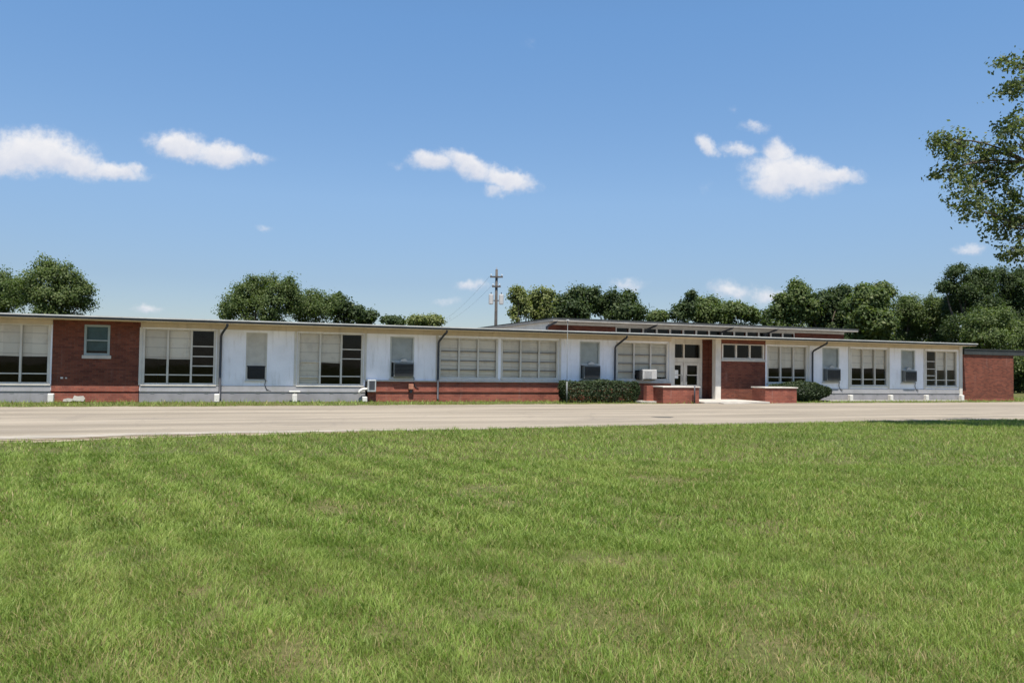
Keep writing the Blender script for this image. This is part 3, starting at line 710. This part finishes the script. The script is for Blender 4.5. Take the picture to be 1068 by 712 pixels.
def limb(mb, a, b, r0, r1, bow=.12, n=6):
    a, b = Vector(a), Vector(b); L = (b - a).length; pts, rr = [], []
    o = Vector((random.uniform(-1, 1), random.uniform(-1, 1), random.uniform(-.2, .8))) * L * bow
    for i in range(n + 1):
        t = i / n; pts.append(a.lerp(b, t) + o * math.sin(math.pi * t)); rr.append(r0 + (r1 - r0) * t)
    mb.tube(pts, rr, 7)
def tree(name, label, cat, Y, lobes_px, mat, base_px=None, size=.165, clump=.44, per=44, dens=2.9, group=None, trunk_r=.22, extra=None, spread=.8, low=True, ragged=None):
    """lobes_px: (px, py, rx, ry) outline lobes as seen, built at the tree's own distance with real depth"""
    s = Y / F
    lobes = []
    for (px, py, rx, ry) in lobes_px:
        dy = random.uniform(-spread, spread) * min(rx * s, 2.0)
        c = at(px, py, Y + dy); lobes.append((c, np.array([rx * s, max(rx * s * .95, .8), ry * s])))
    if extra: lobes += extra
    cx = np.mean([l[0][0] for l in lobes]) if base_px is None else at(base_px, 380, Y)[0]
    if low:       # the crown goes on below the roofline that hides it
        wd = max(max(l[0][0] + l[1][0] for l in lobes) - min(l[0][0] - l[1][0] for l in lobes), 2.0)
        zb = min(l[0][2] for l in lobes)
        lobes.append((np.array([cx, Y, max(zb * .62, 2.0)]), np.array([wd * .38, wd * .38, max(zb * .35, 1.2)])))
    root = empty(name, (0, 0, 0)); root.location = (cx, Y, 0)
    tag(root, label, cat, group)
    P, Nn, T, tips = lobe_leaves(lobes, clump, per, dens, (0 if name == 'slender_tree' else 2 if name == 'pine_tree' else 5))
    base = np.array([cx, Y, 0])
    cr = leaf_cloud(P - base, Nn, size, T, 'crown', mat, .65, .55); cr.parent = root
    top = max(l[0][2] for l in lobes)
    fork = Vector((random.uniform(-.2, .2), random.uniform(-.2, .2), top * .38))
    tb = MB(); limb(tb, (0, 0, -.05), fork, trunk_r, trunk_r * .72, .03)
    for (c, rad) in lobes:
        limb(tb, fork, c - base + np.array([0, 0, rad[2] * .2]), trunk_r * .5, .03)
    for tp in tips:
        for c in tp[:: max(1, len(tp) // 5)]:
            pass
    tb.build('trunk', BARK, root, smooth=True)
    return root

# ------------------------------------------------------------------ trees behind the school
G = 'trees behind the school'
tree('broadleaf_tree', 'broad green tree rising behind the far left end of the roof', 'tree', 62, [(40, 296, 20, 20), (62, 288, 12, 13), (80, 298, 9, 12), (22, 304, 14, 14), (52, 312, 24, 12), (84, 318, 13, 8), (88, 306, 6, 6), (66, 306, 14, 14), (44, 282, 10, 10)], LEAF_MID, group=G)
tree('broadleaf_tree', 'dark green tree cut by the left edge of the picture', 'tree', 68, [(-6, 300, 18, 20), (10, 306, 14, 16), (-24, 298, 20, 24), (6, 316, 18, 9)], LEAF_MID, group=G)
tree('broadleaf_tree', 'big rounded green tree left of centre, tallest of its clump behind the roof', 'tree', 66, [(262, 308, 20, 17), (270, 299, 12, 10), (292, 302, 15, 13), (248, 318, 14, 12), (285, 318, 24, 14), (238, 324, 8, 8), (304, 310, 12, 14)], LEAF_MID, group=G)
tree('broadleaf_tree', 'lower green tree sloping down beside the big rounded tree', 'tree', 70, [(322, 315, 14, 11), (338, 316, 13, 11), (330, 324, 18, 10), (314, 324, 12, 10)], LEAF_MID, group=G)
tree('pine_tree', 'small dark pointed tree at the right end of the left of centre clump', 'tree', 72, [(356, 318, 8, 8), (354, 313, 3.5, 5), (365, 323, 8, 7), (373, 327, 5, 5), (348, 324, 10, 8)], LEAF_DARK, group=G, size=.26, clump=.4)
tree('small_tree', 'tiny tree top showing just right of the clump over the roof', 'tree', 76, [(383, 331, 7, 5), (378, 332, 4, 5)], LEAF_DARK, group=G, size=.28, clump=.45)
tree('small_tree', 'greyish tree top barely clearing the roof', 'tree', 88, [(408, 335, 8, 3.5), (414, 336, 6, 3)], LEAF_DARK, group=G, size=.28, clump=.45)
tree('small_tree', 'yellowish tree top barely clearing the roof', 'tree', 86, [(440, 335, 8, 4.5), (452, 335, 8, 4), (434, 336, 4, 3)], LEAF_YELLOW, group=G, size=.28, clump=.45)
tree('slender_tree', 'yellow green slender tree just right of the utility pole', 'tree', 74, [(541, 310, 8, 9), (540, 305, 5, 6), (546, 322, 7, 11), (537, 328, 5, 6)], LEAF_YELLOW, group=G, size=.26, clump=.42, low=False, base_px=543)
tree('slender_tree', 'yellow green slender tree, middle of three above the roof', 'tree', 76, [(558, 309, 4.5, 8), (557, 320, 6, 12), (561, 328, 6, 8)], LEAF_YELLOW, group=G, size=.26, clump=.4, low=False, base_px=559)
tree('slender_tree', 'yellow green slender tree beside the dark round clump', 'tree', 75, [(567, 307, 4.5, 8), (570, 318, 5.5, 12), (568, 327, 6, 9), (573, 308, 3, 5)], LEAF_YELLOW, group=G, size=.26, clump=.4, low=False, base_px=569)
tree('broadleaf_tree', 'dark green tree with a tall middle top right of the three slender trees', 'tree', 80, [(603, 312, 9, 12), (588, 318, 8, 9), (616, 312, 9, 11), (600, 324, 16, 10), (584, 325, 8, 7)], LEAF_DARK, group=G, clump=.5, size=.27)
tree('broadleaf_tree', 'dark green two topped tree above the brick end of the upper block', 'tree', 82, [(640, 316, 10, 10), (654, 315, 6, 10), (628, 320, 9, 9), (645, 325, 16, 8), (664, 325, 6, 7)], LEAF_DARK, group=G, clump=.5, size=.27)
tree('small_tree', 'low round green tree over the row of clerestory windows', 'tree', 88, [(688, 330, 8, 4.5), (683, 332, 5, 3)], LEAF_MID, group=G, size=.28, clump=.45)
tree('pine_tree', 'narrow dark pointed tree rising out of the low rounded trees', 'tree', 84, [(720, 310, 4, 8), (720, 320, 5.5, 10), (712, 323, 5, 9), (706, 328, 6, 6)], LEAF_DARK, group=G, size=.25, clump=.38)
tree('broadleaf_tree', 'rounded green tree right beside the narrow pointed tree', 'tree', 86, [(735, 319, 11, 8), (730, 326, 12, 8), (743, 325, 8, 8)], LEAF_MID, group=G, clump=.5, size=.28)
tree('broadleaf_tree', 'low rounded green tree sloping to the gap in the trees', 'tree', 85, [(765, 324, 13, 7), (752, 326, 9, 7), (778, 327, 9, 7), (785, 332, 5, 4)], LEAF_MID, group=G, clump=.5, size=.28)
tree('pine_tree', 'very small thin pointed tree in the gap of the treeline', 'tree', 92, [(800, 330, 2.5, 5), (800, 335, 4, 4)], LEAF_DARK, group=G, size=.25, clump=.3)
tree('broadleaf_tree', 'tall rounded tree at the left end of the right hand wood', 'tree', 82, [(829, 304, 8, 8), (832, 312, 9, 10), (820, 317, 9, 11), (812, 328, 9, 8), (838, 325, 14, 12)], LEAF_MID, group=G, clump=.5, size=.28)
tree('broadleaf_tree', 'dark green tree with several pointed tops behind the upper roof end', 'tree', 84, [(852, 316, 9, 11), (866, 316, 8, 11), (858, 328, 16, 10), (844, 318, 6, 10), (876, 316, 6, 12), (880, 306, 3, 6), (884, 336, 12, 12), (866, 340, 18, 10)], LEAF_DARK, group=G, clump=.48, size=.27)
tree('broadleaf_tree', 'round dark green tree just right of the upper roof end', 'tree', 74, [(910, 316, 16, 14), (900, 308, 9, 8), (920, 306, 9, 8), (912, 335, 22, 14), (893, 322, 9, 12)], LEAF_MID, group=G, size=.3, extra=None)
tree('broadleaf_tree', 'dark green tree right of the round tree above the low roof', 'tree', 78, [(945, 320, 10, 10), (954, 330, 16, 14), (936, 330, 10, 12), (950, 314, 6, 5), (946, 345, 22, 12)], LEAF_MID, group=G)
tree('broadleaf_tree', 'small topped green tree with a reddish trunk left of the tall dark wood', 'tree', 76, [(975, 322, 10, 10), (970, 332, 12, 12), (984, 330, 12, 14), (976, 347, 20, 12), (974, 315, 6, 4)], LEAF_MID, group=G)
tree('broadleaf_tree', 'tall very dark tree with ragged top above the brick wing', 'tree', 72, [(998, 304, 8, 12), (993, 287, 3.5, 6), (1010, 309, 12, 14), (987, 300, 4, 5), (1012, 293, 3.5, 5), (1017, 297, 4, 6), (1032, 291, 4, 6), (1029, 304, 7, 9), (1000, 322, 16, 16), (1024, 300, 9, 14), (1024, 318, 16, 18), (1006, 342, 22, 14), (1002, 282, 3, 4), (1023, 286, 3.5, 5)], LEAF_DARK, group=G, trunk_r=.3)
tree('broadleaf_tree', 'tall dark tree at the right edge behind the end wing', 'tree', 74, [(1046, 306, 16, 18), (1064, 304, 16, 18), (1052, 326, 22, 18), (1082, 312, 20, 26), (1040, 342, 22, 16), (1070, 342, 22, 18), (1066, 288, 5, 6), (1042, 287, 4, 5), (1053, 291, 5, 4), (1076, 286, 6, 6), (1064, 368, 18, 16), (1092, 360, 22, 26)], LEAF_DARK, group=G, trunk_r=.3)
tree('broadleaf_tree', 'brighter rounded lower tree in front of the dark wood over the wing', 'tree', 64, [(1030, 335, 18, 15), (1014, 345, 14, 12), (1048, 345, 16, 13), (1040, 355, 20, 10), (1062, 350, 12, 12)], LEAF_MID, group=G)
tree('undergrowth_shrub', 'dark shrub at ground level past the right corner of the wing', 'shrub', 66, [(1066, 398, 12, 12), (1084, 394, 14, 16), (1074, 380, 14, 12), (1058, 392, 8, 14)], LEAF_DARK, low=False)

# the near tree at the right: trunk just out of the picture, limbs reach in
NY = 22.3
s = NY / F
near_l = []
for (px, py, rx, ry, dy) in [(992, 150, 18, 16, 0), (1006, 168, 22, 24, .3), (984, 146, 10, 9, -.2), (1000, 200, 17, 20, -.2), (1024, 178, 18, 26, .4), (1022, 218, 20, 16, 0), (1046, 196, 18, 36, .2), (1062, 150, 18, 34, -.3),
                             (1050, 132, 14, 10, .3), (1044, 234, 20, 16, .3), (1060, 226, 18, 24, .4), (1056, 262, 12, 12, .1), (1072, 266, 12, 14, 0), (1048, 92, 12, 6, 0), (1060, 94, 12, 7, .2), (1046, 62, 7, 5, .2), (1060, 68, 10, 7, -.2), (1072, 84, 9, 16, .2), (980, 180, 7, 6, .1), (1034, 156, 13, 11, 0)]:
    near_l.append((at(px, py, NY + dy), np.array([rx * s, min(max(rx * s, .45), .7), ry * s])))
out_l = []
for (px, py, rx, ry, dy) in [(1105, 190, 40, 50, 0), (1150, 150, 60, 60, .8), (1120, 110, 46, 44, -.5), (1190, 210, 60, 60, .5), (1145, 60, 60, 50, .3), (1210, 110, 60, 60, -.4), (1120, 250, 40, 26, .6), (1260, 180, 50, 60, 0), (1180, 260, 50, 24, -.6), (1180, 10, 50, 40, 0)]:
    out_l.append((at(px, py, NY + dy), np.array([rx * s, rx * s * .9, ry * s])))
bx = at(1165, 380, NY)[0]
root = empty('oak_tree', (bx, NY, 0)); tag(root, 'near leafy tree reaching into the picture from the right edge', 'tree')
P1, N1, T1, tips1 = lobe_leaves(near_l, .19, 16, 11.5, 0)
P2, N2, T2, tips2 = lobe_leaves(out_l, .34, 18, 4.0, 1)
base = np.array([bx, NY, 0])
cr = leaf_cloud(np.concatenate([P1, P2]) - base, np.concatenate([N1, N2]), .105, np.concatenate([T1, T2]), 'crown', LEAF_OAK, .62); cr.parent = root
tb = MB(); fork = Vector((0, 0, 3.4)); limb(tb, (0, 0, -.1), fork, .34, .26, .03)
hubs = [Vector(at(1075, 170, NY) - base), Vector(at(1078, 240, NY) - base), Vector(at(1085, 80, NY) - base), Vector(at(1210, 120, NY) - base), Vector(at(1150, 60, NY) - base), Vector(at(1180, 200, NY) - base)]
for h in hubs: limb(tb, fork, h, .13, .05, .06)
for (c, rad) in near_l + out_l:
    cv = Vector(c - base); h = min(hubs, key=lambda q: (q - cv).length)
    limb(tb, h, cv, .034, .011, .10)
    for k in range(4):
        e = cv + Vector((random.uniform(-.7, .7) * rad[0], random.uniform(-.7, .7) * rad[1], random.uniform(-.7, .7) * rad[2])); limb(tb, cv.lerp(h, .2), e, .011, .004, .1, 3)
tb.build('trunk', BARK, root, smooth=True)

# ------------------------------------------------------------------ hedge and bush
def hedge(name, label, cat, u0, u1, v0, v1, h, n, round_=False):
    t = empty(name, W((u0 + u1) / 2, (v0 + v1) / 2), ANG); tag(t, label, cat)
    L, D = u1 - u0, v1 - v0
    d = rng.normal(0, 1, (n, 3)); d /= np.linalg.norm(d, axis=1)[:, None]
    if round_: p = d * np.array([L / 2, D / 2, h / 2])
    else:
        k = np.abs(d).max(1)[:, None]; e = .72
        p = (d / k) * e + d * (1 - e) * 1.25
        p *= np.array([L / 2, D / 2, h / 2])
    r = np.where(rng.random(n) < .8, rng.uniform(.93, 1.02, n), rng.uniform(.5, .95, n))
    lump = 1 + .05 * np.sin(p[:, 0] * 3.1 + p[:, 2] * 2) + .04 * np.sin(p[:, 0] * 7.3 + 1)
    p = p * (r * lump)[:, None] + rng.normal(0, .02, p.shape); p[:, 2] = np.maximum(p[:, 2] + h / 2, .02)
    tone = np.stack([np.clip(.5 + .35 * np.sin(p[:, 0] * 5) * np.sin(p[:, 2] * 6 + p[:, 1] * 4) + rng.normal(0, .2, n), 0, 1), rng.random(n), np.zeros(n)], 1)
    c = leaf_cloud(p, d + np.array([0, 0, .3]), .085, tone, 'foliage', LEAF_HEDGE, .55); c.parent = t
    sb = MB(); sb.tube([(-L / 2 + .15, 0, .03), (L / 2 - .15, 0, .03)], .03, 6)
    for k in range(max(2, int(L / .5))):
        x = -L / 2 + .25 + k * .5
        limb(sb, (x, 0, 0), (x + random.uniform(-.15, .15), random.uniform(-.15, .15), h * .7), .03, .01)
        limb(sb, (x, 0, .1), (x + random.uniform(-.3, .3), random.uniform(-.25, .25), h * .6), .02, .008)
    sb.build('stems', BARK, t)
    return t
hedge('hedge', 'clipped dark green boxy hedge in front of the white panelled wall', 'hedge', 2.2, 5.85, -1.35, -.45, .95, 14000)
hedge('bush', 'rounded dark green bush behind and beside the right brick planter', 'bush', 13.55, 17.5, -1.05, -.15, 1.02, 13000, True)

# ------------------------------------------------------------------ utility pole and wires
PY_ = 62.0
pt = at(518, 281, PY_); pb = at(519, 400, PY_)
t = empty('utility_pole', (pt[0], PY_, 0)); tag(t, 'dark wooden utility pole with crossarm and transformers behind the roof', 'utility pole')
H = pt[2]
MB().tube([(0, 0, -.2), (0, 0, H * .5), (0, 0, H)], [.16, .13, .10], 10).build('pole', WOOD, t, smooth=True)
for (z, hw) in ((H - .60, .50), (H - 1.35, .34)):
    c = MB().box(-hw, hw, -.19, -.09, z - .06, z + .06).build('crossarm', WOOD, t)
    for x in (-hw + .08, hw - .08):
        MB().tube([(x, -.14, z + .061), (x, -.14, z + .10), (x, -.14, z + .14), (x, -.14, z + .2)], [.03, .055, .035, .05], 8).build('insulator', GALV, c, smooth=True)
MB().tube([(0, 0, H), (0, 0, H + .18)], [.04, .03], 8).build('top_insulator', GALV, t)
for x in (-.40, .40):
    tr = MB().tube([(x, -.12, H - 2.75), (x, -.12, H - 2.7), (x, -.12, H - 2.0), (x, -.12, H - 1.95)], [.12, .19, .19, .12], 14).build('transformer', ACWHITE, t, smooth=False)
    MB().tube([(x, -.12, H - 1.949), (x, -.12, H - 1.8)], [.05, .03], 8).build('bushing', PIPE, tr)
    MB().box(min(x * .5, x * .3), max(x * .5, x * .3), -.14, -.08, H - 2.5, H - 2.4).build('bracket', PIPE, tr)
def wire(a, b, sag, label):
    a, b = Vector(a), Vector(b); pts = []
    for i in range(25):
        f = i / 24; p = a.lerp(b, f); p.z -= sag * 4 * f * (1 - f); pts.append(p)
    o = MB().tube(pts, .006, 5).build('power_line', PIPE); tag(o, label, 'power line', 'power lines on the pole')
for x, lab in ((-.42, 'thin power line on the left end of the upper pole crossarm'), (.42, 'thin power line on the right end of the upper pole crossarm')):
    wire((pt[0] + x, PY_ - .14, H - .42), (pt[0] + x - 12, PY_ + 60, H - 1.5), 1.2, lab)

# ------------------------------------------------------------------ grass
def vnoise(X, Y, sc, seed):
    g = np.random.default_rng(seed).random((257, 257)); x = X / sc + 1000.3; y = Y / sc + 1000.7
    xi, yi = np.floor(x).astype(int), np.floor(y).astype(int); fx_, fy_ = x - xi, y - yi
    fx_, fy_ = fx_ * fx_ * (3 - 2 * fx_), fy_ * fy_ * (3 - 2 * fy_)
    G = lambda a, b: g[a % 256, b % 256]
    return (G(xi, yi) * (1 - fx_) + G(xi + 1, yi) * fx_) * (1 - fy_) + (G(xi, yi + 1) * (1 - fx_) + G(xi + 1, yi + 1) * fx_) * fy_
BARE = [(-.30, 10.4, .42), (-.05, 10.1, .25), (2.35, 11.4, .45), (2.0, 11.7, .3), (-.1, 9.3, .3), (.6, 5.2, .3), (1.5, 4.6, .35), (-1.2, 4.5, .3), (3.0, 12.4, .3), (.9, 6.6, .25), (-2.0, 8.8, .3)]
def blades(n, y0, y1, h, w, segs, power=1.0, hvar=.35, zone='lawn'):
    Y = y0 + (y1 - y0) * rng.random(int(n)) ** power
    if zone != 'strip':
        X = rng.uniform(-1, 1, len(Y)) * (.70 * Y + .8)
        if zone == 'side': X = np.sign(X) * (.70 * Y + .8 + rng.random(len(Y)) ** 1.2 * 7.5)
        e = near_edge(X) + wob(X, 1, .14)
        wv = np.clip((-3 - X) / 8, 0, 1) * 1.05 + .08
        keep = Y < e - wv * (.7 + .4 * rng.random(len(Y))) + rng.normal(0, .06, len(Y)) + .45 * (vnoise(X, Y, .45, 12) - .45) + .3 * (vnoise(X, Y, 1.6, 13) - .5)
    else:
        X = rng.uniform(-1, 1, len(Y)) * (.72 * Y + .8)
        fe = far_edge(X) + wob(X, .8, .22)
        L = (X - O_.x) * E_.x + (Y - O_.y) * E_.y; V = (X - O_.x) * N_.x + (Y - O_.y) * N_.y
        keep = (Y > fe + rng.random(len(Y)) * .25) & ((V < -.12) | (L > 31.6)) & ~((L > 6.0) & (L < 14.0) & (V > -2.4) & ((V > -1.3) | (L > 8.4) | (L < 6.5))) & ~((L > 8.2) & (L < 12.1))
        keep &= ~((L > 14.9) & (L < 27.4) & (V > -.43))
    X, Y = X[keep], Y[keep]
    big = .6 * vnoise(X, Y, 1.5, 1) + .4 * vnoise(X, Y, .6, 2); tuft = .5 * vnoise(X, Y, .34, 3) + .5 * vnoise(X, Y * .8, .15, 4)
    bare = np.zeros(len(X))
    for (bx_, by_, br_) in BARE:
        bare = np.maximum(bare, np.clip(1.25 - np.hypot((X - bx_), (Y - by_) * .8) / br_ * (.7 + .8 * tuft), 0, 1))
    kp = rng.random(len(X)) < np.clip(.45 + 1.25 * (tuft - .25), .15, 1) * (1 - .6 * bare)
    X, Y, big, tuft, bare = X[kp], Y[kp], big[kp], tuft[kp], bare[kp]; n = len(X)
    # mowing swaths: alternating lean, height and tone along diagonal passes
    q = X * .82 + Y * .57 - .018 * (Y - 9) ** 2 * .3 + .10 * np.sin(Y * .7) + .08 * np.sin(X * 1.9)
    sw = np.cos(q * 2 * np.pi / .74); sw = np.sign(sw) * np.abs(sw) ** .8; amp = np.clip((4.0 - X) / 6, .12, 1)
    patch = .5 + .5 * np.sin(X * 1.9 + 1.3 * np.sin(Y * 1.1)) * np.sin(Y * 1.6 + np.sin(X * 1.3))
    hh = h * (1 + hvar * rng.normal(0, 1, n)) * (1 + .10 * sw * amp) * (.50 + 1.05 * tuft) * (1 - .4 * bare); hh = np.clip(hh, h * .3, h * 2.2)
    ph = rng.uniform(0, 2 * np.pi, n); ln = rng.uniform(.25, 1.15, n) * hh
    lx = np.cos(ph) * ln + .13 * hh * sw * amp; ly = np.sin(ph) * ln + .16 * hh * sw * amp
    pa = rng.uniform(0, np.pi, n); ww = w * rng.uniform(.6, 1.3, n) / 2
    ax, ay = np.cos(pa) * ww, np.sin(pa) * ww
    z0 = np.zeros(n)
    t0 = np.clip(rng.normal(.47, .15, n) + .22 * sw * amp + .55 * (big - .5) + .35 * (tuft - .5), 0, 1); t1 = np.clip(rng.random(n) * (1 - .0) + .45 * bare * rng.random(n) + .30 * np.clip((7.5 - Y) / 2.5, 0, 1) * np.clip(3 * vnoise(X, Y, .7, 9) - 1.1, 0, 1) * rng.random(n), 0, 1)  # swath term puts the light and dark of leaning blades into tone
    if segs == 2:
        v = np.empty((n, 5, 3))
        v[:, 0] = np.stack([X - ax, Y - ay, z0], 1); v[:, 1] = np.stack([X + ax, Y + ay, z0], 1)
        mx, my, mz = X + lx * .3, Y + ly * .3, hh * .6
        v[:, 2] = np.stack([mx + ax * .8, my + ay * .8, mz], 1); v[:, 3] = np.stack([mx - ax * .8, my - ay * .8, mz], 1)
        v[:, 4] = np.stack([X + lx, Y + ly, hh * .98], 1)
        b = np.arange(n)[:, None] * 5
        loops = (b + np.array([0, 1, 2, 3, 3, 2, 4])).ravel(); sizes = np.tile([4, 3], n); k = 5
    else:
        v = np.empty((n, 3, 3))
        v[:, 0] = np.stack([X - ax, Y - ay, z0], 1); v[:, 1] = np.stack([X + ax, Y + ay, z0], 1); v[:, 2] = np.stack([X + lx, Y + ly, hh], 1)
        loops = np.arange(n * 3); sizes = np.full(n, 3); k = 3
    tone = np.repeat(np.stack([t0, t1, np.zeros(n)], 1), k, 0)
    return v.reshape(-1, 3), loops, sizes, tone
def join(name, chunks, m):
    V, Lp, S, T = [], [], [], []; off = 0
    for v, l, s_, t_ in chunks:
        V.append(v); Lp.append(l + off); S.append(s_); T.append(t_); off += len(v)
    return raw_mesh(name, np.concatenate(V), np.concatenate(Lp), np.concatenate(S), m, np.concatenate(T))
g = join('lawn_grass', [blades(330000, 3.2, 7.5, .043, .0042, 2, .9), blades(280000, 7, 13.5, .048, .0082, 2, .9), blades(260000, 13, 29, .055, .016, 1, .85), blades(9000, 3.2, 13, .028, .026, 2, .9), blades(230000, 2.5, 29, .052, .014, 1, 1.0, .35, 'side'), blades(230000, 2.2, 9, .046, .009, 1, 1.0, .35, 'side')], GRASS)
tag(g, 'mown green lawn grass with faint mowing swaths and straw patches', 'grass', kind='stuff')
g = join('verge_grass', [blades(90000, 24, 52, .085, .028, 1, 1.0, .5, 'strip')], GRASS)
tag(g, 'thin strip of grass between the road and the school wall', 'grass', kind='stuff')
